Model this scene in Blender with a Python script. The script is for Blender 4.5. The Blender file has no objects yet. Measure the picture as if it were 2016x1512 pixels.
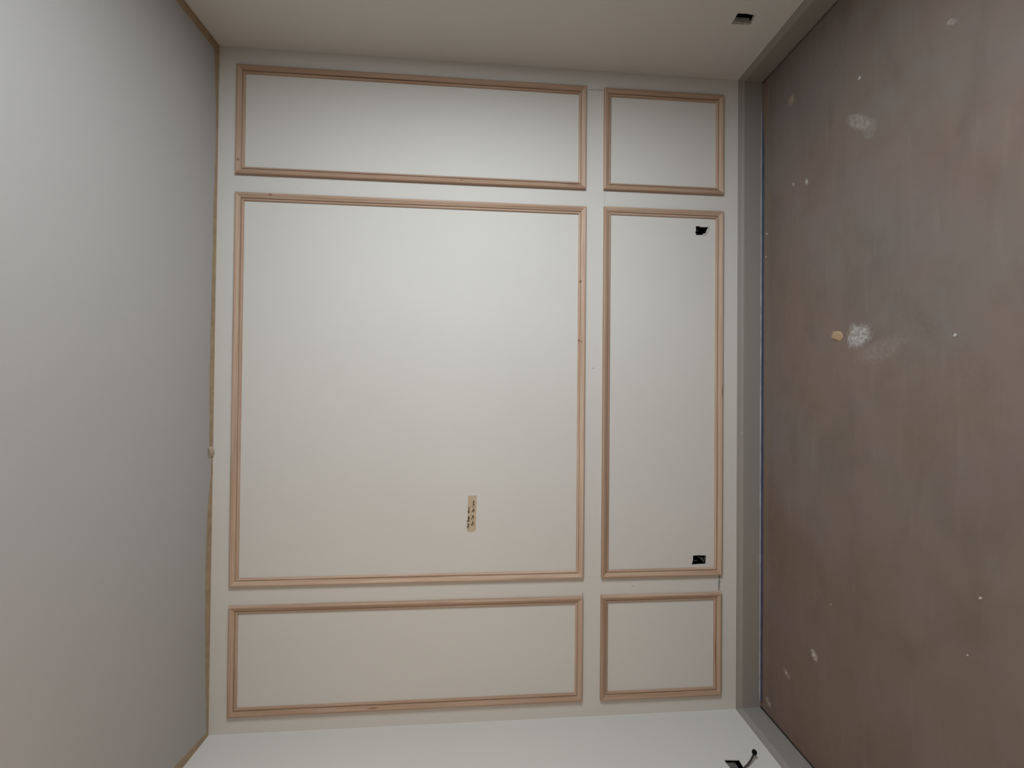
import bpy, math, random
from mathutils import Matrix, Vector, noise
from mathutils.geometry import tessellate_polygon

random.seed(7)
scene = bpy.context.scene
COL = scene.collection

# ------------------------------------------------------------------ camera
# (the photograph was taken with the phone on its side: image right = down)
W, H, YR = 3.331, 2.761, -5.2           # room width, height, rear wall
cam_d = bpy.data.cameras.new('camera')
cam = bpy.data.objects.new('camera', cam_d)
COL.objects.link(cam)
cam_d.sensor_fit = 'HORIZONTAL'
cam_d.sensor_width = 36.0
cam_d.lens = 772.61 / 2016 * 36.0
cam_d.clip_start = 0.02
_r = Vector((0.0092, -0.0694, -0.9975)); _u = Vector((0.9999, -0.0087, 0.0098)); _f = Vector((0.0093, 0.9975, -0.0694))
_f.normalize(); _r = (_r - _f * _r.dot(_f)).normalized(); _u = (-_f).cross(_r).normalized()
cam.matrix_world = Matrix(((_r.x, _u.x, -_f.x, 1.6788), (_r.y, _u.y, -_f.y, -1.9914),
                           (_r.z, _u.z, -_f.z, 1.4567), (0, 0, 0, 1)))
scene.camera = cam

# ------------------------------------------------------------------ world, lights, exposure
world = bpy.data.worlds.new('world'); scene.world = world
world.use_nodes = True
world.node_tree.nodes['Background'].inputs[0].default_value = (0.6, 0.6, 0.6, 1)
world.node_tree.nodes['Background'].inputs[1].default_value = 0.02
vs = scene.view_settings
vs.view_transform = 'Standard'; vs.look = 'None'; vs.gamma = 1.0; vs.use_curve_mapping = False
vs.exposure = -0.04
WIN = (-2.05, -1.20, 1.10, 1.95)         # window opening in the right wall: y0, y1, z0, z1


def area_light(name, loc, direction, sx, sy, power, color):
    d = bpy.data.lights.new(name, 'AREA')
    d.shape = 'RECTANGLE'; d.size = sx; d.size_y = sy; d.energy = power; d.color = color
    o = bpy.data.objects.new(name, d); COL.objects.link(o)
    o.location = loc
    o.rotation_euler = Vector(direction).to_track_quat('-Z', 'Y').to_euler()
    return o


area_light('window_daylight', (W - 0.01, (WIN[0] + WIN[1]) / 2, (WIN[2] + WIN[3]) / 2), (-1, 0, 0),
           WIN[3] - WIN[2] - .1, WIN[1] - WIN[0] - .1, 67.0, (0.89, 0.97, 1.0))
FILL_LAMP = (0.48, -1.85, 1.90)               # unseen bare bulb, added as warm fill for the left side
lp = bpy.data.lights.new('fill_bulb_light', 'POINT'); lp.energy = 22.0; lp.color = (1.0, 0.66, 0.36)
lp.shadow_soft_size = 0.06
lo = bpy.data.objects.new('fill_bulb_light', lp); COL.objects.link(lo); lo.location = (FILL_LAMP[0], FILL_LAMP[1], FILL_LAMP[2] - 0.10)


# ------------------------------------------------------------------ node helpers
class Mat:
    def __init__(self, name):
        self.m = bpy.data.materials.new(name); self.m.use_nodes = True
        self.t = self.m.node_tree; self.t.nodes.clear()
        self.out = self.n('ShaderNodeOutputMaterial')
        self.b = self.n('ShaderNodeBsdfPrincipled')
        self.l(self.b.outputs[0], self.out.inputs[0])

    def n(self, kind, **kw):
        nd = self.t.nodes.new(kind)
        for k, v in kw.items():
            setattr(nd, k, v)
        return nd

    def l(self, a, b):
        self.t.links.new(a, b)

    def put(self, sock, v):
        if hasattr(v, 'is_linked') or isinstance(v, bpy.types.NodeSocket):
            self.l(v, sock)
        else:
            sock.default_value = v

    def math(self, op, a, b=0.0, c=0.0, clamp=False):
        nd = self.n('ShaderNodeMath', operation=op, use_clamp=clamp)
        for i, v in enumerate((a, b, c)):
            self.put(nd.inputs[i], v)
        return nd.outputs[0]

    def vmath(self, op, a, b=(0, 0, 0), scale=1.0):
        nd = self.n('ShaderNodeVectorMath', operation=op)
        self.put(nd.inputs[0], a); self.put(nd.inputs[1], b)
        if op == 'SCALE':
            self.put(nd.inputs[3], scale)
        return nd

    def mix(self, f, a, b):
        nd = self.n('ShaderNodeMix', data_type='RGBA')
        self.put(nd.inputs[0], f); self.put(nd.inputs[6], a); self.put(nd.inputs[7], b)
        return nd.outputs[2]

    def ramp(self, v, lo, hi):
        nd = self.n('ShaderNodeMapRange', interpolation_type='SMOOTHSTEP')
        self.put(nd.inputs[0], v); nd.inputs[1].default_value = lo; nd.inputs[2].default_value = hi
        return nd.outputs[0]

    def noise(self, vec, scale, detail=3.0, rough=0.55, dist=0.0):
        nd = self.n('ShaderNodeTexNoise')
        self.put(nd.inputs['Vector'], vec); nd.inputs['Scale'].default_value = scale
        nd.inputs['Detail'].default_value = detail; nd.inputs['Roughness'].default_value = rough
        nd.inputs['Distortion'].default_value = dist
        return nd.outputs[0]

    def pos(self):
        return self.n('ShaderNodeNewGeometry').outputs['Position']

    def obj(self):
        return self.n('ShaderNodeTexCoord').outputs['Object']

    def scaled(self, vec, s):
        return self.vmath('MULTIPLY', vec, s).outputs[0]

    def bump(self, h, strength, dist=0.001):
        nd = self.n('ShaderNodeBump'); nd.inputs['Strength'].default_value = strength
        nd.inputs['Distance'].default_value = dist
        self.l(h, nd.inputs['Height']); self.l(nd.outputs[0], self.b.inputs['Normal'])

    def set(self, color=None, rough=None, spec=None, metal=None):
        if color is not None: self.put(self.b.inputs['Base Color'], color)
        if rough is not None: self.put(self.b.inputs['Roughness'], rough)
        if spec is not None: self.put(self.b.inputs['Specular IOR Level'], spec)
        if metal is not None: self.put(self.b.inputs['Metallic'], metal)
        return self.m


def c4(r, g, b):
    return (r, g, b, 1.0)


def plain(name, col, rough=0.6, spec=0.3, metal=0.0, vary=0.12, scale=60.0):
    m = Mat(name)
    nz = m.ramp(m.noise(m.obj(), scale), 0.3, 0.7)
    dark = tuple(x * (1 - vary) for x in col[:3]) + (1,)
    return m.set(m.mix(nz, dark, col), rough, spec, metal)


def paint(name, col, rough=0.75, bump=0.25, spec=0.25):
    m = Mat(name)
    p = m.pos()
    big = m.ramp(m.noise(p, 1.7, 3.0), 0.3, 0.7)
    c = m.mix(big, tuple(x * 0.975 for x in col[:3]) + (1,), col)
    m.bump(m.noise(p, 260.0, 2.0), bump, 0.0006)
    return m.set(c, rough, spec)


def wood_material(knots, streaks):
    m = Mat('bare_pine')
    p = m.pos(); o = m.obj()
    rnd = m.n('ShaderNodeObjectInfo').outputs['Random']
    off = m.n('ShaderNodeCombineXYZ')
    m.l(m.math('MULTIPLY', rnd, 37.0), off.inputs[0]); m.l(m.math('MULTIPLY', rnd, 11.0), off.inputs[1])
    q = m.vmath('ADD', o, off.outputs[0]).outputs[0]
    g1 = m.noise(m.scaled(q, (2.2, 150.0, 60.0)), 1.0, 4.0, 0.6, 0.4)
    g2 = m.noise(m.scaled(q, (5.0, 420.0, 200.0)), 1.0, 2.0)
    lg = m.noise(m.scaled(q, (1.3, 10.0, 10.0)), 1.0, 2.0)
    a = m.n('ShaderNodeAttribute', attribute_type='OBJECT', attribute_name='tone').outputs['Fac']
    light = c4(0.53, 0.40, 0.312); mid = c4(0.40, 0.272, 0.195); red = c4(0.31, 0.185, 0.125)
    c = m.mix(m.ramp(g1, 0.36, 0.68), light, mid)
    c = m.mix(m.math('MULTIPLY', m.ramp(g2, 0.45, 0.75), 0.45), c, red)
    c = m.mix(m.math('MULTIPLY', m.ramp(lg, 0.45, 0.75), 0.35), c, mid)
    c = m.mix(a, c, c4(0.245, 0.140, 0.080))
    msk = None
    for (x, z, rx, rz, s) in knots + streaks:
        d = m.vmath('SUBTRACT', p, (x, 0, z)).outputs[0]
        d = m.scaled(d, (1 / rx, 0, 1 / rz))
        ln = m.vmath('LENGTH', d).outputs[1]
        v = m.math('MULTIPLY', m.math('SUBTRACT', 1.0, m.ramp(ln, 0.35, 1.0)), s)
        msk = v if msk is None else m.math('MAXIMUM', msk, v)
    c = m.mix(msk, c, c4(0.10, 0.045, 0.02))
    m.bump(g2, 0.15, 0.0004)
    return m.set(c, 0.6, 0.3)


def floor_material(smears):
    m = Mat('dusty_brown_floor')
    p = m.pos()
    pw = p
    n1 = m.ramp(m.noise(pw, 1.6, 4.0, 0.6), 0.35, 0.68)
    n2 = m.ramp(m.noise(m.scaled(pw, (2.0, 5.5, 1.0)), 1.3, 4.0, 0.6, 0.6), 0.42, 0.72)
    n3 = m.ramp(m.noise(pw, 7.0, 4.0, 0.6), 0.5, 0.78)
    n4 = m.noise(pw, 190.0, 2.0)
    grey = c4(0.163, 0.138, 0.126); brown = c4(0.172, 0.128, 0.106); dark = c4(0.108, 0.082, 0.070)
    # redder and darker towards low x, greyer towards high x
    c = m.mix(n1, grey, brown)
    sep = m.n('ShaderNodeSeparateXYZ'); m.l(p, sep.inputs[0])
    rx = m.ramp(m.math('ADD', sep.outputs[0], m.math('MULTIPLY', n1, -0.5)), 1.5, 0.3)
    c = m.mix(m.math('MULTIPLY', rx, 0.45), c, c4(0.130, 0.084, 0.062))
    c = m.mix(m.math('MULTIPLY', n2, 0.42), c, dark)
    c = m.mix(m.math('MULTIPLY', n3, 0.32), c, dark)
    c = m.mix(m.math('MULTIPLY', m.ramp(m.noise(m.scaled(pw, (1.0, 1.4, 1.0)), 2.3, 3.0), 0.45, 0.7), 0.45), c, c4(0.178, 0.132, 0.128))
    c = m.mix(m.math('MULTIPLY', m.ramp(m.noise(m.vmath('ADD', pw, (7.3, 3.1, 0)).outputs[0], 2.8, 3.0), 0.52, 0.72), 0.35), c, c4(0.155, 0.128, 0.092))
    c = m.mix(m.math('MULTIPLY', m.ramp(m.noise(m.scaled(pw, (3.0, 30.0, 1.0)), 1.0, 3.0), 0.55, 0.75), 0.25), c, c4(0.215, 0.18, 0.16))
    # tan strip of paper along the back wall
    st = m.math('MULTIPLY', m.ramp(m.math('ADD', sep.outputs[1], m.math('MULTIPLY', m.noise(pw, 9.0), 0.03)), -0.062, -0.052), 0.4)
    c = m.mix(st, c, c4(0.21, 0.155, 0.110))
    c = m.mix(m.math('MULTIPLY', m.ramp(n4, 0.35, 0.65), 0.22), c, c4(0.16, 0.127, 0.112))
    gr = m.noise(p, 75.0, 4.0, 0.7)
    for (x, y, rx_, ry_, ang, s, col, rag) in smears:
        d = m.vmath('SUBTRACT', p, (x, y, 0)).outputs[0]
        vr = m.n('ShaderNodeVectorRotate', rotation_type='Z_AXIS'); m.l(d, vr.inputs['Vector'])
        vr.inputs['Angle'].default_value = -ang
        d = m.scaled(vr.outputs[0], (1 / rx_, 1 / ry_, 0))
        ln = m.vmath('LENGTH', d).outputs[1]
        ln = m.math('ADD', ln, m.math('MULTIPLY', m.math('SUBTRACT', m.noise(p, 45.0, 4.0, 0.7), 0.5), rag))
        v = m.math('MULTIPLY', m.math('SUBTRACT', 1.0, m.ramp(ln, 0.45, 1.0)), s)
        v = m.math('MULTIPLY', v, m.math('ADD', 0.3, m.math('MULTIPLY', m.ramp(gr, 0.36, 0.62), 0.85)), clamp=True)
        c = m.mix(v, c, col)
    m.bump(m.noise(p, 120.0, 3.0), 0.25, 0.0008)
    return m.set(c, 0.72, 0.15)


# ------------------------------------------------------------------ mesh helpers
def link(name, me, mat=None, parent=None, smooth=False):
    if mat is not None:
        me.materials.append(mat)
    if smooth:
        for f in me.polygons:
            f.use_smooth = True
    o = bpy.data.objects.new(name, me); COL.objects.link(o)
    if parent is not None:
        o.parent = parent
    return o


def mesh(name, verts, faces):
    me = bpy.data.meshes.new(name)
    me.from_pydata([tuple(v) for v in verts], [], faces); me.update()
    return me


def tag(o, label=None, cat=None, group=None, kind=None):
    if label: o['label'] = label
    if cat: o['category'] = cat
    if group: o['group'] = group
    if kind: o['kind'] = kind
    return o


def empty(name, loc):
    o = bpy.data.objects.new(name, None); COL.objects.link(o); o.location = loc
    o.empty_display_size = 0.05
    return o


class MB:
    """collects polygons for one mesh"""
    def __init__(self):
        self.v, self.f = [], []

    def add(self, verts, faces):
        b = len(self.v)
        self.v += [tuple(q) for q in verts]
        self.f += [tuple(i + b for i in f) for f in faces]

    def box(self, a, b):
        x0, y0, z0 = a; x1, y1, z1 = b
        self.add([(x0, y0, z0), (x1, y0, z0), (x1, y1, z0), (x0, y1, z0), (x0, y0, z1), (x1, y0, z1), (x1, y1, z1), (x0, y1, z1)],
                 [(0, 3, 2, 1), (4, 5, 6, 7), (0, 1, 5, 4), (1, 2, 6, 5), (2, 3, 7, 6), (3, 0, 4, 7)])

    def slab(self, outline, to3, t):
        """thin slab from a 2-D outline; to3(u, v, d) maps to 3-D, d = height above surface"""
        n = len(outline)
        top = [to3(u, v, t) for u, v in outline]; bot = [to3(u, v, 0.0) for u, v in outline]
        tris = tessellate_polygon([[Vector((u, v, 0)) for u, v in outline]])
        self.add(top + bot, [tuple(t_) for t_ in tris] + [(i, (i + 1) % n, n + (i + 1) % n, n + i) for i in range(n)])

    def tube(self, pts, radii, n=10, cap=True):
        pts = [Vector(p) for p in pts]
        if not hasattr(radii, '__len__'):
            radii = [radii] * len(pts)
        rings = []
        up = Vector((0.2, 0.3, 1)).normalized()
        for i, p in enumerate(pts):
            t = (pts[min(i + 1, len(pts) - 1)] - pts[max(i - 1, 0)]).normalized()
            a = t.cross(up)
            if a.length < 1e-4: a = t.cross(Vector((1, 0, 0)))
            a.normalize(); b = t.cross(a)
            rings.append([p + (a * math.cos(2 * math.pi * k / n) + b * math.sin(2 * math.pi * k / n)) * radii[i] for k in range(n)])
        v = [q for r in rings for q in r]
        f = [(i * n + k, i * n + (k + 1) % n, (i + 1) * n + (k + 1) % n, (i + 1) * n + k) for i in range(len(pts) - 1) for k in range(n)]
        if cap:
            f += [tuple(range(n - 1, -1, -1)), tuple((len(pts) - 1) * n + k for k in range(n))]
        self.add(v, f)

    def build(self, name, mat, parent=None, smooth=False):
        return link(name, mesh(name, self.v, self.f), mat, parent, smooth)


def ragged(pts, step, amp, rng):
    """subdivide a closed outline and jitter it a little"""
    out = []
    for i, a in enumerate(pts):
        b = pts[(i + 1) % len(pts)]
        L = math.dist(a, b); k = max(1, int(L / step))
        for j in range(k):
            t = j / k
            q = (a[0] + (b[0] - a[0]) * t, a[1] + (b[1] - a[1]) * t)
            out.append((q[0] + rng.uniform(-amp, amp), q[1] + rng.uniform(-amp, amp)))
    return out


def wall_mesh(name, rect, holes, to3, depth):
    """wall face with real openings; the opening sides go back by depth"""
    u0, u1, v0, v1 = rect
    outer = [(u0, v0), (u1, v0), (u1, v1), (u0, v1)]
    loops = [outer] + holes
    flat = [q for lp_ in loops for q in lp_]
    tris = tessellate_polygon([[Vector((u, v, 0)) for u, v in lp_] for lp_ in loops])
    verts = [to3(u, v, 0.0) for u, v in flat]
    faces = [tuple(t) for t in tris]
    b = len(outer)
    for h in holes:
        n = len(h); s = len(verts)
        verts += [to3(u, v, -depth) for u, v in h]
        faces += [(b + i, b + (i + 1) % n, s + (i + 1) % n, s + i) for i in range(n)]
        b += n
    return mesh(name, verts, faces)


# surface maps: d > 0 stands proud of the surface, into the room
on_back = lambda u, v, d: (u, -d, v)
on_right = lambda u, v, d: (W - d, u, v)
on_left = lambda u, v, d: (d, u, v)
on_front = lambda u, v, d: (u, YR + d, v)
on_floor = lambda u, v, d: (u, v, d)
on_ceiling = lambda u, v, d: (u, v, H - d)

# ------------------------------------------------------------------ materials
M_WALL = paint('wall_paint', c4(0.575, 0.557, 0.532))
M_CEIL = paint('ceiling_paint', c4(0.365, 0.350, 0.345), bump=0.5)
M_BASE = paint('baseboard_paint', c4(0.250, 0.232, 0.210), rough=0.5, bump=0.1, spec=0.35)
KNOTS = [(2.2278, 0.971, .010, .008, .75), (1.9233, .9766, .010, .006, .8), (1.9183, .9646, .007, .004, .7),
         (2.7715, 2.6588, .010, .009, .55), (2.6066, 2.504, .009, .012, .5), (2.7213, 1.5829, .006, .012, .5),
         (2.725, 1.02, .012, .05, .35), (2.66, 1.9, .006, .02, .35)]
STREAKS = [(0.3067, .2395, .10, .0025, .9), (1.6708, .2135, .05, .004, .8), (.103, 1.989, .004, .035, .6), (3.213, 2.0, .0025, .5, .45)]
M_WOOD = wood_material(KNOTS, STREAKS)
SMEARS = [(1.8924, -.5555, .050, .060, .4, .75, c4(.40, .39, .375), 1.3),
          (1.930, -.535, .026, .020, 0, .35, c4(.40, .38, .37), 1.6),
          (2.737, -.5546, .085, .030, .78, .45, c4(.36, .335, .31), 0.35),
          (2.68, -.60, .05, .035, .2, .22, c4(.32, .31, .29), 0.6),
          (3.0732, -.2151, .035, .022, .1, .42, c4(.42, .33, .24), 0.5),
          (2.6307, -.3058, .022, .010, .3, .5, c4(.50, .47, .44), 0.8),
          (2.6589, -.2289, .016, .008, .3, .4, c4(.50, .46, .43), 0.8),
          (.5149, -.3524, .030, .022, .5, .6, c4(.50, .45, .40), 0.9),
          (.3223, -.1929, .030, .016, .9, .4, c4(.46, .42, .38), 1.0),
          (.09, -.075, .030, .020, .4, .45, c4(.46, .42, .36), 0.9),
          (2.907, -.5587, .010, .007, 0, .8, c4(.60, .57, .54), 0.6),
          (2.845, -.8631, .022, .010, .8, .4, c4(.45, .38, .36), 0.6),
          (1.93, -.76, .13, .05, .5, .34, c4(.13, .095, .08), 0.9),
          (1.75, -.90, .12, .07, .2, .30, c4(.14, .10, .085), 0.9),
          (1.83, -.64, .05, .12, .3, .20, c4(.33, .30, .28), 0.9)]
M_FLOOR = floor_material(SMEARS)
M_TAPE = plain('masking_tape_tan', c4(0.365, 0.268, 0.168), 0.6, 0.3, vary=0.22, scale=25.0)
M_NOTE = plain('note_tape_tan', c4(0.50, 0.385, 0.27), 0.6, 0.3, vary=0.12, scale=40.0)
M_INK = plain('black_marker', c4(0.016, 0.009, 0.005), 0.8, 0.05)
M_BLUE = plain('painters_tape_blue', c4(0.060, 0.072, 0.125), 0.45, 0.4, vary=0.3, scale=20.0)
M_TAPE_GLINT = plain('tape_edge_glint', c4(0.50, 0.51, 0.53), 0.35, 0.5, vary=0.35, scale=14.0)  # highlight along the blue tape's turned-up edge, painted in as a pale colour
M_BLACK = plain('outlet_box_black', c4(0.006, 0.004, 0.004), 0.7, 0.1)
M_GREYBOX = plain('outlet_box_sprayed', c4(0.50, 0.48, 0.45), 0.7, 0.2, vary=0.4, scale=90.0)
M_WIRE = plain('wire_sheath_grey', c4(0.16, 0.15, 0.14), 0.5, 0.3, vary=0.4)
M_CABLE = plain('cable_sheath_dark', c4(0.045, 0.04, 0.045), 0.45, 0.3, vary=0.4)
M_PAPER = plain('torn_drywall_paper', c4(0.56, 0.54, 0.52), 0.85, 0.1, vary=0.35, scale=150.0)
M_PENCIL = plain('pencil_graphite', c4(0.30, 0.30, 0.285), 0.6, 0.2, vary=0.4, scale=160.0)
M_FAINT = plain('pencil_faint', c4(0.55, 0.545, 0.53), 0.7, 0.2, vary=0.25, scale=160.0)
M_CRUMB = plain('plaster_white', c4(0.42, 0.40, 0.38), 0.8, 0.2, vary=0.15, scale=200.0)
M_TANCHIP = plain('plaster_tan', c4(0.40, 0.285, 0.175), 0.8, 0.2, vary=0.25, scale=120.0)
M_FRAME = plain('window_frame_white', c4(0.75, 0.75, 0.73), 0.4, 0.4)
_m = Mat('window_daylit_pane'); _m.b.inputs['Emission Color'].default_value = (0.93, 0.97, 1, 1)
_m.b.inputs['Emission Strength'].default_value = 3.0; M_PANE = _m.set(c4(.1, .1, .1), .1)
_m = Mat('fill_bulb_glass'); _m.b.inputs['Emission Color'].default_value = (1, .8, .6, 1)
_m.b.inputs['Emission Strength'].default_value = 2.0; M_GLASS = _m.set(c4(.8, .75, .7), .3)

# ------------------------------------------------------------------ room shell
rng = random.Random(3)
HOLE_A = [(2.5405, .3537), (2.5411, .3309), (2.5366, .3265), (2.5379, .2919), (2.5404, .2823), (2.5273, .2889), (2.5186, .294),
          (2.5106, .2962), (2.5033, .3005), (2.5024, .3079), (2.4993, .3145), (2.4941, .3197), (2.493, .3505), (2.5, .352),
          (2.5055, .3572), (2.5164, .3521)]
HOLE_B = [(.8082, .3599), (.8095, .3257), (.8074, .2873), (.7877, .2885), (.762, .2898), (.7613, .3172), (.7615, .3268),
          (.7605, .3419), (.7597, .3665), (.7807, .3618), (.7859, .3598)]
HOLE_R = ragged([(-.350, .3644), (-.3565, .362), (-.356, .328), (-.355, .2793), (-.3091, .2729), (-.3056, .3597)], .012, .0012, rng)
HOLE_L = ragged([(-.2687, .3565), (-.2727, .2884), (-.3185, .2915), (-.3175, .3535)], .014, .0010, rng)

wb = tag(link('wall_back', wall_mesh('wall_back', (0, W, -.06, H), [HOLE_A, HOLE_B], on_back, .006), M_WALL), kind='structure')
wr = tag(link('wall_right', wall_mesh('wall_right', (YR, 0, -.06, H), [HOLE_R, [(WIN[0], WIN[2]), (WIN[1], WIN[2]), (WIN[1], WIN[3]), (WIN[0], WIN[3])]], on_right, .020), M_WALL), kind='structure')
wl = tag(link('wall_left', wall_mesh('wall_left', (YR, 0, -.06, H), [HOLE_L], on_left, .003), M_WALL), kind='structure')
wf = tag(link('wall_front', wall_mesh('wall_front', (0, W, -.06, H), [], on_front, .12), M_WALL), kind='structure')
tag(link('ceiling', mesh('ceiling', [(0, YR, H), (W, YR, H), (W, 0, H), (0, 0, H)], [(0, 3, 2, 1)]), M_CEIL), kind='structure')

TB, HB, GAP = 0.016, 0.123, 0.012
fl = MB()
fl.box((TB + GAP, YR, -0.04), (W - TB - GAP, 0.0, 0.0))
fl.box((0, YR, -0.06), (W, 0.0, -0.035))
tag(fl.build('floor', M_FLOOR), kind='structure')

# window in the right wall, beside and behind the camera, where the daylight enters
win = tag(empty('window_1', (W + .05, (WIN[0] + WIN[1]) / 2, WIN[2])), kind='structure')


def win_part(name, boxes, mat):
    mb = MB()
    for (a0, a1, b0, b1, d0, d1) in boxes:
        mb.box((W + d0, a0, b0), (W + d1, a1, b1))
    o = mb.build(name, mat, win); o.matrix_parent_inverse = Matrix.Translation(-win.location)
    return o


y0, y1, z0, z1 = WIN
win_part('window_frame', [(y0, y0 + .045, z0, z1, .02, .08), (y1 - .045, y1, z0, z1, .02, .08),
                          (y0 + .045, y1 - .045, z0, z0 + .045, .02, .08), (y0 + .045, y1 - .045, z1 - .045, z1, .02, .08)], M_FRAME)
ym = (y0 + y1) / 2
win_part('mullion', [(ym - .02, ym + .02, z0 + .045, z1 - .045, .025, .075)], M_FRAME)
win_part('pane', [(y0 + .045, ym - .02, z0 + .045, z1 - .045, .050, .056)], M_PANE)
win_part('pane', [(ym + .02, y1 - .045, z0 + .045, z1 - .045, .050, .056)], M_PANE)

# baseboards: sprung profile with a bevelled top, mitred in the corners
PROF = [(0, 0), (TB, 0), (TB, .096), (.0145, .1005), (.0095, .110), (.0065, .1185), (.0045, HB), (0, HB)]


def baseboard(name, p_of, L0, L1, mit0, mit1):
    v, n = [], len(PROF)
    for (t, z) in PROF: v.append(p_of(L0 + (t if mit0 else 0), t, z))
    for (t, z) in PROF: v.append(p_of(L1 - (t if mit1 else 0), t, z))
    f = [(i, (i + 1) % n, n + (i + 1) % n, n + i) for i in range(n)] + [tuple(range(n - 1, -1, -1)), tuple(range(n, 2 * n))]
    return tag(link(name, mesh(name, v, f), M_BASE), kind='structure')


bb = baseboard('baseboard_back', lambda l, t, z: (l, -t, z), 0, W, True, True)
baseboard('baseboard_right', lambda l, t, z: (W - t, -l, z), 0, -YR, True, False)
baseboard('baseboard_left', lambda l, t, z: (t, -l, z), 0, -YR, True, False)

# ------------------------------------------------------------------ pine moulding frames
MP = [(0, 0), (0, .0125), (.0016, .0152), (.0055, .0172), (.0095, .0168), (.0140, .0150), (.0185, .0125), (.0225, .0105),
      (.0252, .0094), (.0258, .0042), (.0280, .0042), (.0288, .0082), (.0325, .0084), (.0358, .0070), (.0380, .0042), (.0380, 0)]


def member(name, L, mat_rows, parent, tone):
    n = len(MP)
    v = [(w, w, h) for w, h in MP] + [(L - w, w, h) for w, h in MP]
    f = [(i, n + i, n + (i + 1) % n, (i + 1) % n) for i in range(n)] + [tuple(range(n)), tuple(range(2 * n - 1, n - 1, -1))]
    o = link(name, mesh(name, v, f), M_WOOD, parent)
    o.matrix_local = mat_rows
    o['tone'] = tone
    return o


def rotm(ax, ay, loc):
    ax, ay = Vector(ax), Vector(ay); az = ax.cross(ay)
    return Matrix(((ax.x, ay.x, az.x, loc[0]), (ax.y, ay.y, az.y, loc[1]), (ax.z, ay.z, az.z, loc[2]), (0, 0, 0, 1)))


def moulding_frame(x0, x1, z0, z1, label, tones):
    """tones: bottom, right, top, left"""
    t = tag(empty('moulding_frame', (x0, 0, z0)), label, 'moulding', 'pine moulding frames on the back wall')
    w, h = x1 - x0, z1 - z0
    X, Z = (1, 0, 0), (0, 0, 1); nX, nZ = (-1, 0, 0), (0, 0, -1)
    member('rail', w, rotm(X, Z, (0, 0, 0)), t, tones[0])
    member('stile', h, rotm(Z, nX, (w, 0, 0)), t, tones[1])
    member('rail', w, rotm(nX, nZ, (w, 0, h)), t, tones[2])
    member('stile', h, rotm(nZ, X, (0, 0, h)), t, tones[3])
    return t


dz = 0.021
moulding_frame(2.7046, 3.2380, .9253 + dz, 2.6519 + dz, 'long narrow bare pine moulding frame at the top of the photo', (.15, .55, .35, .55))
moulding_frame(0.7092, 2.6149, .9228 + dz, 2.6502 + dz, 'largest bare pine moulding frame, with the handwritten tape note inside', (.0, .30, .25, .0))
moulding_frame(0.0872, 0.6157, .9245 + dz, 2.6496 + dz, 'long narrow bare pine moulding frame at the bottom of the photo', (.15, .25, .35, .45))
moulding_frame(2.7077, 3.2364, .1872 + dz, .8320 + dz, 'small nearly square pine moulding frame near baseboard at top of the photo', (.20, .50, .20, .50))
moulding_frame(0.7076, 2.6196, .1871 + dz, .8297 + dz, 'low wide pine moulding frame around the two black outlet holes', (.15, .20, .40, .25))
moulding_frame(0.0855, 0.6175, .1891 + dz, .8309 + dz, 'small nearly square pine moulding frame near baseboard at bottom of the photo', (.30, .25, .40, .45))

# ------------------------------------------------------------------ outlet boxes and wires
def open_box(to3, u0, u1, v0, v1, d0, d1, th=.002):
    """five-sided box sunk in a wall, open to the room"""
    mb = MB()
    def bx(a, b, c, d, e, f):
        v = [to3(u, w_, -q) for q in (e, f) for (u, w_) in ((a, c), (b, c), (b, d), (a, d))]
        mb.add(v, [(0, 1, 2, 3), (4, 7, 6, 5), (0, 4, 5, 1), (1, 5, 6, 2), (2, 6, 7, 3), (3, 7, 4, 0)])
    bx(u0 - th, u0, v0, v1, d0, d1); bx(u1, u1 + th, v0, v1, d0, d1)
    bx(u0 - th, u1 + th, v0 - th, v0, d0, d1); bx(u0 - th, u1 + th, v1, v1 + th, d0, d1)
    bx(u0 - th, u1 + th, v0 - th, v1 + th, d1, d1 + th)
    return mb


def outlet_box(to3, u0, u1, v0, v1, d0, label):
    base = to3((u0 + u1) / 2, v0, -d0)
    t = tag(empty('outlet_box', base), label, 'outlet box', 'open outlet boxes in the walls')
    o = open_box(to3, u0, u1, v0, v1, d0, d0 + .06).build('box_shell', M_BLACK, t)
    o.matrix_parent_inverse = Matrix.Translation(-Vector(base))
    return t


def under(t, o):
    o.parent = t
    o.matrix_parent_inverse = Matrix.Translation(-t.location)
    return o


ba = outlet_box(on_back, 2.484, 2.549, .272, .366, .0065, 'black outlet hole with torn edge, upper one inside the low wide pine frame')
mb = MB(); mb.tube([(2.527, .030, .357), (2.522, .024, .344), (2.524, .022, .334), (2.529, .026, .322)], .0016, 8)
under(ba, mb.build('wire', M_WIRE, None, True))
b2 = outlet_box(on_back, .750, .819, .276, .377, .0065, 'black outlet hole with grey wires, lower one inside the low wide pine frame')
for pts, r in (([(.796, .022, .325), (.792, .012, .316), (.786, .008, .308), (.775, .007, .300), (.768, .010, .294)], .0024),
               ([(.802, .020, .306), (.796, .012, .305), (.787, .009, .302), (.780, .012, .300)], .0017),
               ([(.803, .016, .293), (.795, .010, .292), (.785, .010, .293), (.772, .014, .291)], .0017),
               ([(.772, .024, .352), (.771, .022, .338), (.773, .024, .322)], .0016)):
    mb = MB(); mb.tube(pts, r, 8)
    under(b2, mb.build('wire', M_WIRE, None, True))
br = outlet_box(on_right, -.372, -.296, .262, .376, .0205, 'black outlet hole in the wall at the top edge of the photo')
mb = MB()
mb.box((W + .001, -.3145, .281), (W + .024, -.3105, .353))
under(br, mb.build('bracket', M_GREYBOX))
bl = outlet_box(on_left, -.328, -.262, .280, .366, .0035, 'black outlet hole with a cable in the wall at the bottom edge of the photo')
mb = MB()
mb.box((-.021, -.302, .304), (-.017, -.2645, .348))
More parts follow.
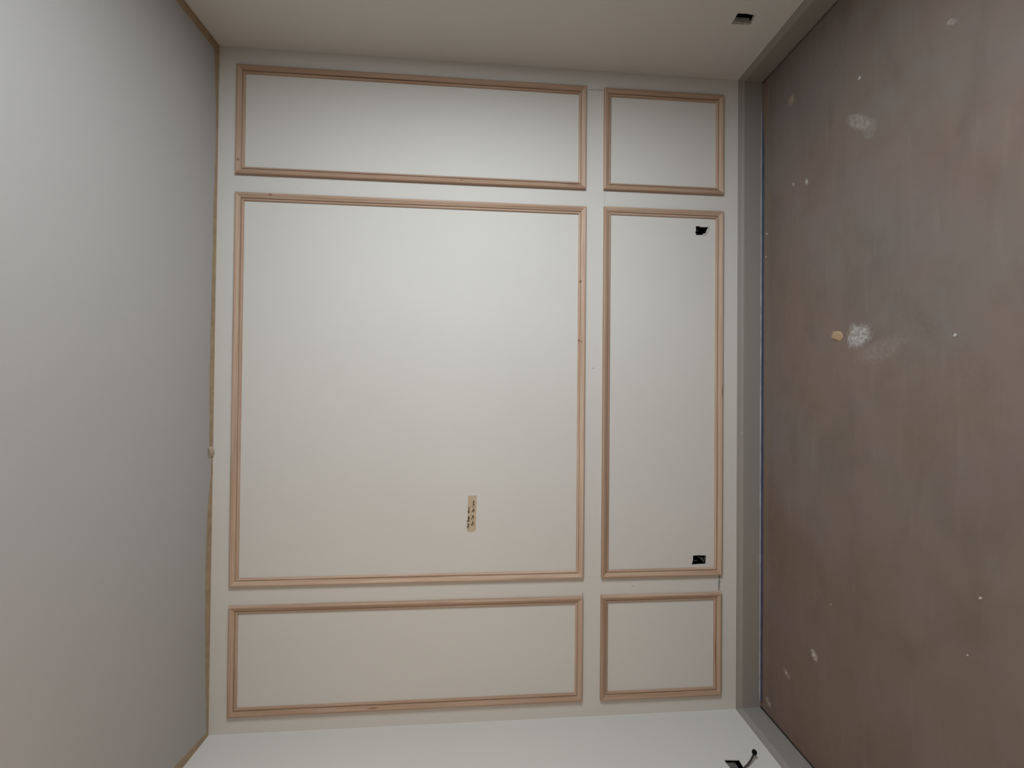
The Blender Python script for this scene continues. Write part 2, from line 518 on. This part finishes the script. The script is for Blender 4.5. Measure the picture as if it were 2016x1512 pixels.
under(bl, mb.build('bracket', M_WIRE))

# torn paper around the two ragged holes
torn = MB()
torn.slab([(2.541, .2815), (2.5275, .2885), (2.5188, .2937), (2.5148, .2915), (2.518, .286), (2.526, .2795), (2.536, .277)], on_back, .0012)
torn.slab([(2.5025, .3080), (2.4993, .3145), (2.4945, .3195), (2.4925, .310), (2.4945, .300), (2.499, .298), (2.5033, .3005)], on_back, .0030)
torn.slab([(2.5165, .2945), (2.5110, .2966), (2.5037, .3008), (2.5030, .2955), (2.508, .288), (2.5155, .289)], on_back, .0022)
torn.build('torn_paper', M_PAPER, wb)
torn = MB(); torn.slab([(2.4925, .3505), (2.5, .352), (2.5055, .3572), (2.502, .3598), (2.496, .3585), (2.4915, .3555)], on_back, .0012)
torn.build('torn_paper', M_PAPER, wb)

# cable hanging out of the hole at the bottom edge
cab = tag(empty('coaxial_cable', (.0, -.30, .21)), 'short dark cable with a black plug sticking out of the wall hole', 'cable')
CP = [(-.012, -.312, .297), (.004, -.311, .289), (.014, -.309, .272), (.022, -.300, .253), (.028, -.290, .237), (.031, -.281, .226)]
mb = MB(); mb.tube(CP, .0036, 10); under(cab, mb.build('sheath', M_CABLE, None, True))
mb = MB()
a, b = Vector((.0312, -.2805, .2255)), Vector((.034, -.270, .211))
mb.tube([a, a.lerp(b, .12), a.lerp(b, .35), a.lerp(b, .75), a.lerp(b, .92), b], [.0045, .0088, .0100, .0100, .0085, .004], 12)
under(cab, mb.build('plug', M_BLACK, None, True))

# ------------------------------------------------------------------ handwritten tape note
note = tag(empty('tape_note', (.954, 0, 1.494)), 'strip of tan masking tape with black handwriting stuck on the wall', 'note')
rg = random.Random(5)
outl = [(1.1326, 1.5348), (1.1322, 1.4914), (1.06, 1.4925), (.9590, 1.4945), (.9515, 1.5045), (.9495, 1.5170), (.9520, 1.5290), (.9590, 1.5385), (1.04, 1.5365)]
o_ = []
for i, a in enumerate(outl):
    b = outl[(i + 1) % len(outl)]; k = (6 if i == 0 else 3) if i in (0, 3, 4, 5, 6) else 1
    for j in range(k):
        t = j / k; jit = .0009 if k > 1 and j else 0
        o_.append((a[0] + (b[0] - a[0]) * t + rg.uniform(-jit, jit) * 1.6, a[1] + (b[1] - a[1]) * t + rg.uniform(-jit, jit)))
mb = MB(); mb.slab(o_, on_back, .0005)
under(note, mb.build('tape_strip', M_NOTE))

GL = {  # pen strokes in a unit box: caps 1 high, small letters 0.5
    'N': (.7, [[(0, 0), (.03, 1), (.55, .05), (.6, 1)]]),
    'o': (.5, [[(.25, .5), (.05, .3), (.12, .03), (.35, .05), (.42, .3), (.25, .5)]]),
    't': (.4, [[(.2, .9), (.18, .1), (.33, .0)], [(.0, .6), (.38, .63)]]),
    'B': (.65, [[(.05, 0), (.08, 1), (.45, .9), (.42, .6), (.1, .52), (.52, .4), (.5, .08), (.05, 0)]]),
    'a': (.5, [[(.4, .45), (.15, .5), (.03, .2), (.2, .02), (.38, .25), (.4, .45), (.44, .02)]]),
    's': (.4, [[(.33, .45), (.1, .47), (.08, .3), (.3, .2), (.28, .03), (.03, .04)]]),
    'e': (.45, [[(.05, .25), (.36, .3), (.25, .5), (.05, .35), (.1, .05), (.38, .08)]]),
    'd': (.5, [[(.36, .4), (.12, .48), (.04, .2), (.18, .02), (.36, .2)], [(.4, 1.0), (.38, .02)]]),
    'i': (.2, [[(.1, .5), (.1, .03)], [(.1, .75), (.12, .8)]]),
    'm': (.7, [[(.03, 0), (.05, .5), (.22, .48), (.28, .0)], [(.28, .35), (.45, .5), (.55, .4), (.6, .0)]]),
    'P': (.6, [[(.08, -.1), (.1, 1)], [(.02, .9), (.35, 1.02), (.52, .75), (.35, .45), (.1, .45)]]),
    'r': (.35, [[(.05, 0), (.06, .5)], [(.06, .35), (.2, .5), (.32, .45)]]),
    '-': (.4, [[(.05, .3), (.32, .32)]]),
    'T': (.6, [[(.0, .95), (.58, 1.0)], [(.3, .98), (.26, .0)]]),
    'S': (.5, [[(.45, .9), (.2, 1.0), (.06, .75), (.4, .4), (.35, .05), (.02, .08)]]),
    'L': (.55, [[(.1, 1.05), (.05, .05), (.5, .02)]]),
    'n': (.5, [[(.03, 0), (.05, .5), (.1, .38), (.3, .5), (.36, .0)]]),
}
WR = [('Not', .9720, .9940, 1.5275, .0105), ('Base', 1.0026, 1.0290, 1.5265, .0115), ('dims', 1.0455, 1.0748, 1.5262, .0100),
      ('Pre', .9840, 1.0005, 1.5040, .0125), ('-', 1.0030, 1.0090, 1.5046, .0120), ('Ted', 1.0140, 1.0335, 1.5045, .0125),
      ('Sim', 1.0490, 1.0690, 1.5030, .0110), ('Lines', 1.0768, 1.1075, 1.5030, .0120)]
mb = MB()
for word, xa, xb, zb, hh in WR:
    tot = sum(GL[c][0] for c in word); k = (xb - xa) / tot; px = xa
    for c in word:
        wd, strokes = GL[c]
        for st in strokes:
            pts = [(px + q[0] * k + rg.uniform(-.0003, .0003), zb + q[1] * hh + (1.13 - px) * .008 + rg.uniform(-.0003, .0003)) for q in st]
            for (a, b) in zip(pts[:-1], pts[1:]):
                d = Vector((b[0] - a[0], b[1] - a[1])); L = max(d.length, 1e-6); d /= L; nrm = Vector((-d.y, d.x)) * .00110
                e = d * .0006
                mb.slab([(a[0] - e.x - nrm.x, a[1] - e.y - nrm.y), (b[0] + e.x - nrm.x, b[1] + e.y - nrm.y),
                         (b[0] + e.x + nrm.x, b[1] + e.y + nrm.y), (a[0] - e.x + nrm.x, a[1] - e.y + nrm.y)],
                        lambda u, v, dd: (u, -.0005 - dd, v), .0002)
        px += wd * k
under(note, mb.build('handwriting', M_INK))

# ------------------------------------------------------------------ pencil marks and specks on the wall
def mark(name, pts, halfw, mat, parent, to3=on_back, step=.006, amp=.5, seed=1, t=.0003):
    r_ = random.Random(seed); L, R_ = [], []
    for a, b in zip(pts[:-1], pts[1:]):
        a, b = Vector(a), Vector(b); d = b - a; n = max(2, int(d.length / step)); nn = Vector((-d.y, d.x)).normalized()
        for i in range(n + 1):
            p = a + d * (i / n); w1 = halfw * (1 + r_.uniform(-amp, amp)); w2 = halfw * (1 + r_.uniform(-amp, amp))
            L.append(p + nn * w1); R_.append(p - nn * w2)
    ol = [(q.x, q.y) for q in L] + [(q.x, q.y) for q in reversed(R_)]
    m_ = MB(); m_.slab(ol, to3, t)
    return m_.build(name, mat, parent)


mark('pencil_mark', [(.6244, .2185), (.640, .2165), (.662, .2155), (.685, .2165), (.7014, .217)], .0046, M_PENCIL, wb, seed=2, amp=.8)
mark('pencil_mark', [(2.7047, .8455), (2.6202, .8455)], .0022, M_FAINT, wb, seed=3)
mark('pencil_mark', [(3.2293, .9359), (3.2315, .858)], .0013, M_PENCIL, wb, seed=4)
mark('pencil_mark', [(.7090, .9381), (.7078, .8478)], .0009, M_FAINT, wb, seed=5)
mark('pencil_mark', [(.6177, .9453), (.633, .945)], .0016, M_PENCIL, wb, seed=6)
mark('pencil_mark', [(.638, .8500), (.622, .8500)], .0007, M_FAINT, wb, seed=7)
mark('pencil_mark', [(.6577, .6896), (.6580, .674)], .0009, M_PENCIL, wb, seed=8)
mark('pencil_mark', [(1.86, .895), (1.878, .884)], .0010, M_FAINT, wb, seed=9)
for (x, z, r, m_) in ((1.480, 1.6006, .0042, M_FAINT), (1.7829, .8983, .0038, M_PENCIL), (2.6518, 2.3869, .0035, M_FAINT), (.6636, 2.6224, .003, M_FAINT)):
    r_ = random.Random(int(x * 1000)); ol = [(x + r * math.cos(a) * r_.uniform(.6, 1), z + r * math.sin(a) * r_.uniform(.6, 1)) for a in [k * math.pi / 5 for k in range(10)]]
    s_ = MB(); s_.slab(ol, on_back, .0005); s_.build('filler_spot', m_, wb)

# ------------------------------------------------------------------ masking tape along the ceiling edge
def tape(name, edge, inner, label, seed, t=.0006):
    """edge, inner: matching polylines on the ceiling (wall side / room side)"""
    r_ = random.Random(seed); A, B = [], []
    for i in range(len(edge) - 1):
        n = max(3, int(math.dist(edge[i], edge[i + 1]) / .05))
        for j in range(n + (i == len(edge) - 2)):
            f = j / n
            A.append(tuple(edge[i][k] + (edge[i + 1][k] - edge[i][k]) * f for k in (0, 1)))
            B.append(tuple(inner[i][k] + (inner[i + 1][k] - inner[i][k]) * f + r_.uniform(-.0012, .0012) for k in (0, 1)))
    v, f = [], []
    for a, b in zip(A, B):
        v += [(a[0], a[1], H - .0002), (b[0], b[1], H - .0002), (b[0], b[1], H - t), (a[0], a[1], H - t)]
    for i in range(len(A) - 1):
        s = 4 * i
        f += [(s + k, s + (k + 1) % 4, s + 4 + (k + 1) % 4, s + 4 + k) for k in range(4)]
    f += [(0, 1, 2, 3), tuple(4 * (len(A) - 1) + k for k in (3, 2, 1, 0))]
    o = link(name, mesh(name, v, f), M_TAPE)
    return tag(o, label, 'tape', 'masking tape strips along the ceiling edge')


E0 = -.0008
tape('masking_tape', [(1.372, E0), (1.70, E0), (2.2, E0), (2.55, E0), (2.80, E0), (3.00, E0), (3.23, E0), (3.329, E0)],
     [(1.372, -.024), (1.70, -.033), (2.2, -.027), (2.55, -.024), (2.80, -.016), (3.00, -.016), (3.23, -.033), (3.329, -.042)],
     'tan masking tape on the ceiling edge, piece running up to the top corner', 11)
tape('masking_tape', [(.004, E0), (.23, E0), (.55, E0), (.83, E0), (1.10, E0), (1.25, E0), (1.372, E0)],
     [(.004, -.012), (.23, -.024), (.55, -.035), (.83, -.038), (1.10, -.030), (1.25, -.012), (1.372, -.012)],
     'tan masking tape on the ceiling edge, piece running down to the bottom corner', 12)
tape('masking_tape', [(W - .0008, -2.2), (W - .0008, -.6), (W - .0008, -.2), (W - .0008, -.0025)],
     [(W - .045, -2.2), (W - .045, -.6), (W - .045, -.2), (W - .047, -.040)],
     'tan masking tape on the ceiling along the wall at the top of the photo', 13, .0010)
tape('masking_tape', [(.0008, -2.2), (.0008, -.6), (.0008, -.2), (.0008, -.0015)],
     [(.047, -2.2), (.047, -.6), (.046, -.2), (.022, -.014)],
     'tan masking tape on the ceiling along the wall at the bottom of the photo', 14, .0010)
# loose curled end where the two pieces meet
mb = MB()
pts = [(1.385, -.004, H - .001), (1.372, -.004, H - .006), (1.352, -.004, H - .009), (1.335, -.003, H - .004)]
v = [(x, y, z) for x, y, z in pts] + [(x, y - .030, z + .001) for x, y, z in pts]
v += [(x, y, z + .0005) for x, y, z in v]
f = [(i, i + 1, 5 + i, 4 + i) for i in range(3)] + [(8 + i, 12 + i, 13 + i, 9 + i) for i in range(3)]
f += [(0, 4, 12, 8), (3, 11, 15, 7)] + [(i, 8 + i, 9 + i, i + 1) for i in range(3)] + [(4 + i, 5 + i, 13 + i, 12 + i) for i in range(3)]
mb.add(v, f)
tag(mb.build('tape_scrap', plain('tape_scrap_tan', c4(.42, .335, .24), .6, .3)),
    'short loose tan tape end hanging where two ceiling tape pieces meet', 'tape')

# ------------------------------------------------------------------ blue tape along the foot of the back baseboard
bt = tag(empty('painters_tape', (W / 2, -TB, 0)), 'thin blue painters tape on the floor along the baseboard of the panelled wall', 'tape')
rb = random.Random(21)
xs = [.05 + i * (3.16 - .05) / 60 for i in range(61)]


def strip(name, lo, hi, mat, y_up):
    v, f = [], []
    for x in xs:
        j = rb.uniform(-.0008, .0008)
        wdt = 1.0 if x < 2.95 else max(.35, 1 - (x - 2.95) * 3)
        if y_up:   # flat on the floor
            v += [(x, -TB - .0006, .0011), (x, -TB - .0006 - hi * wdt + j, .0008), (x, -TB - .0006 - hi * wdt + j, .0001), (x, -TB - .0006, .0001)]
        else:      # turned up against the board
            v += [(x, -TB - .0003, .0003), (x, -TB - .0003, hi * wdt + j * 1.5), (x, -TB - .0010, hi * wdt + j * 1.5), (x, -TB - .0012, .0011)]
    for i in range(len(xs) - 1):
        s = 4 * i
        f += [(s + k, s + (k + 1) % 4, s + 4 + (k + 1) % 4, s + 4 + k) for k in range(4)]
    f += [(0, 1, 2, 3), tuple(4 * (len(xs) - 1) + k for k in (3, 2, 1, 0))]
    return under(bt, link(name, mesh(name, v, f), mat))


strip('tape_face', 0, .017, M_BLUE, True)
strip('tape_edge', 0, .0060, M_TAPE_GLINT, False)

# ------------------------------------------------------------------ chips and crumbs
def chip(name, x, y, z, rx, ry, h, mat, seed, parent=None):
    r_ = random.Random(seed); n = 9
    bot, top = [], []
    for k in range(n):
        a = 2 * math.pi * k / n; q = r_.uniform(.7, 1.05)
        bot.append((x + rx * q * math.cos(a), y + ry * q * math.sin(a), z + .0002))
        top.append((x + rx * q * .72 * math.cos(a), y + ry * q * .72 * math.sin(a), z + h * r_.uniform(.7, 1.0)))
    v = bot + top + [(x, y, z + h)]
    f = [tuple(range(n - 1, -1, -1))] + [(k, (k + 1) % n, n + (k + 1) % n, n + k) for k in range(n)] + [(n + k, n + (k + 1) % n, 2 * n) for k in range(n)]
    return link(name, mesh(name, v, f), mat, parent)


tag(chip('plaster_chip', 1.9067, -.4623, 0, .026, .031, .007, M_TANCHIP, 1),
    'tan plaster chip lying on the floor beside a white smear', 'debris')
CRUMBS = [(2.6290, -.3060, .0065, 'larger of two white plaster crumbs close together on the brown floor'),
          (2.6589, -.2289, .0035, 'smaller of two white plaster crumbs close together on the brown floor'),
          (2.907, -.5587, .0040, 'white plaster crumb on the floor above the long grey smear'),
          (.5149, -.3524, .0060, 'white plaster crumb in a pale smudge at the lower part of the floor'),
          (.3223, -.1929, .0035, 'small plaster crumb on the floor between pale smudge and baseboard corner'),
          (1.0734, -.9328, .0045, 'pale plaster crumb nearest the right edge of the photo'),
          (2.4893, -.0544, .0050, 'white plaster crumb against the blue tape, upper of two'),
          (2.3723, -.0475, .0045, 'white plaster crumb against the blue tape, lower of two'),
          (1.8543, -.8727, .0050, 'pale plaster crumb on the floor far right of the tan chip'),
          (.8869, -.9022, .0030, 'tiny plaster crumb at the lower right of the brown floor'),
          (.7827, -.4356, .0030, 'tiny plaster crumb on the floor just above the pale smudge')]
for i, (x, y, r, lab) in enumerate(CRUMBS):
    tag(chip('plaster_crumb', x, y, 0, r * 1.3, r, r * .6, M_CRUMB, 40 + i), lab, 'debris', 'white plaster crumbs on the floor')
s_ = MB(); s_.add([(1.446, -.0132, .1030), (1.457, -.0140, .1018), (1.452, -.0105, .1085), (1.446, -.0150, .1030), (1.457, -.0156, .1018), (1.452, -.0125, .1085)],
                  [(0, 2, 1), (3, 4, 5), (0, 1, 4, 3), (1, 2, 5, 4), (2, 0, 3, 5)])
s_.build('paint_chip', M_CRUMB, bb)

# ------------------------------------------------------------------ unseen fill bulb with invented cord and socket, added to warm the left
cl = tag(empty('fill_bulb', (FILL_LAMP[0], FILL_LAMP[1], H)), 'unseen bare warm bulb on a black cord, added as fill light', 'lamp')


def lathe(prof, n=24):
    m_ = MB(); v, f = [], []
    for (r, z) in prof:
        v += [(FILL_LAMP[0] + r * math.cos(2 * math.pi * k / n), FILL_LAMP[1] + r * math.sin(2 * math.pi * k / n), z) for k in range(n)]
    for i in range(len(prof) - 1):
        f += [(i * n + k, i * n + (k + 1) % n, (i + 1) * n + (k + 1) % n, (i + 1) * n + k) for k in range(n)]
    f += [tuple(range(n)), tuple((len(prof) - 1) * n + k for k in range(n - 1, -1, -1))]
    m_.add(v, f); return m_


Z = FILL_LAMP[2]
under(cl, lathe([(.045, H - .0005), (.045, H - .015), (.03, H - .022), (.004, H - .024)]).build('ceiling_rose', M_FRAME, None, True))
under(cl, lathe([(.003, H - .020), (.003, Z + .06)]).build('cord', M_CABLE, None, True))
under(cl, lathe([(.006, Z + .062), (.018, Z + .055), (.020, Z + .02), (.020, Z)]).build('socket', M_CABLE, None, True))
under(cl, lathe([(.013, Z), (.015, Z - .015), (.027, Z - .045), (.030, Z - .062), (.026, Z - .080), (.012, Z - .091)]).build('bulb', M_GLASS, None, True))
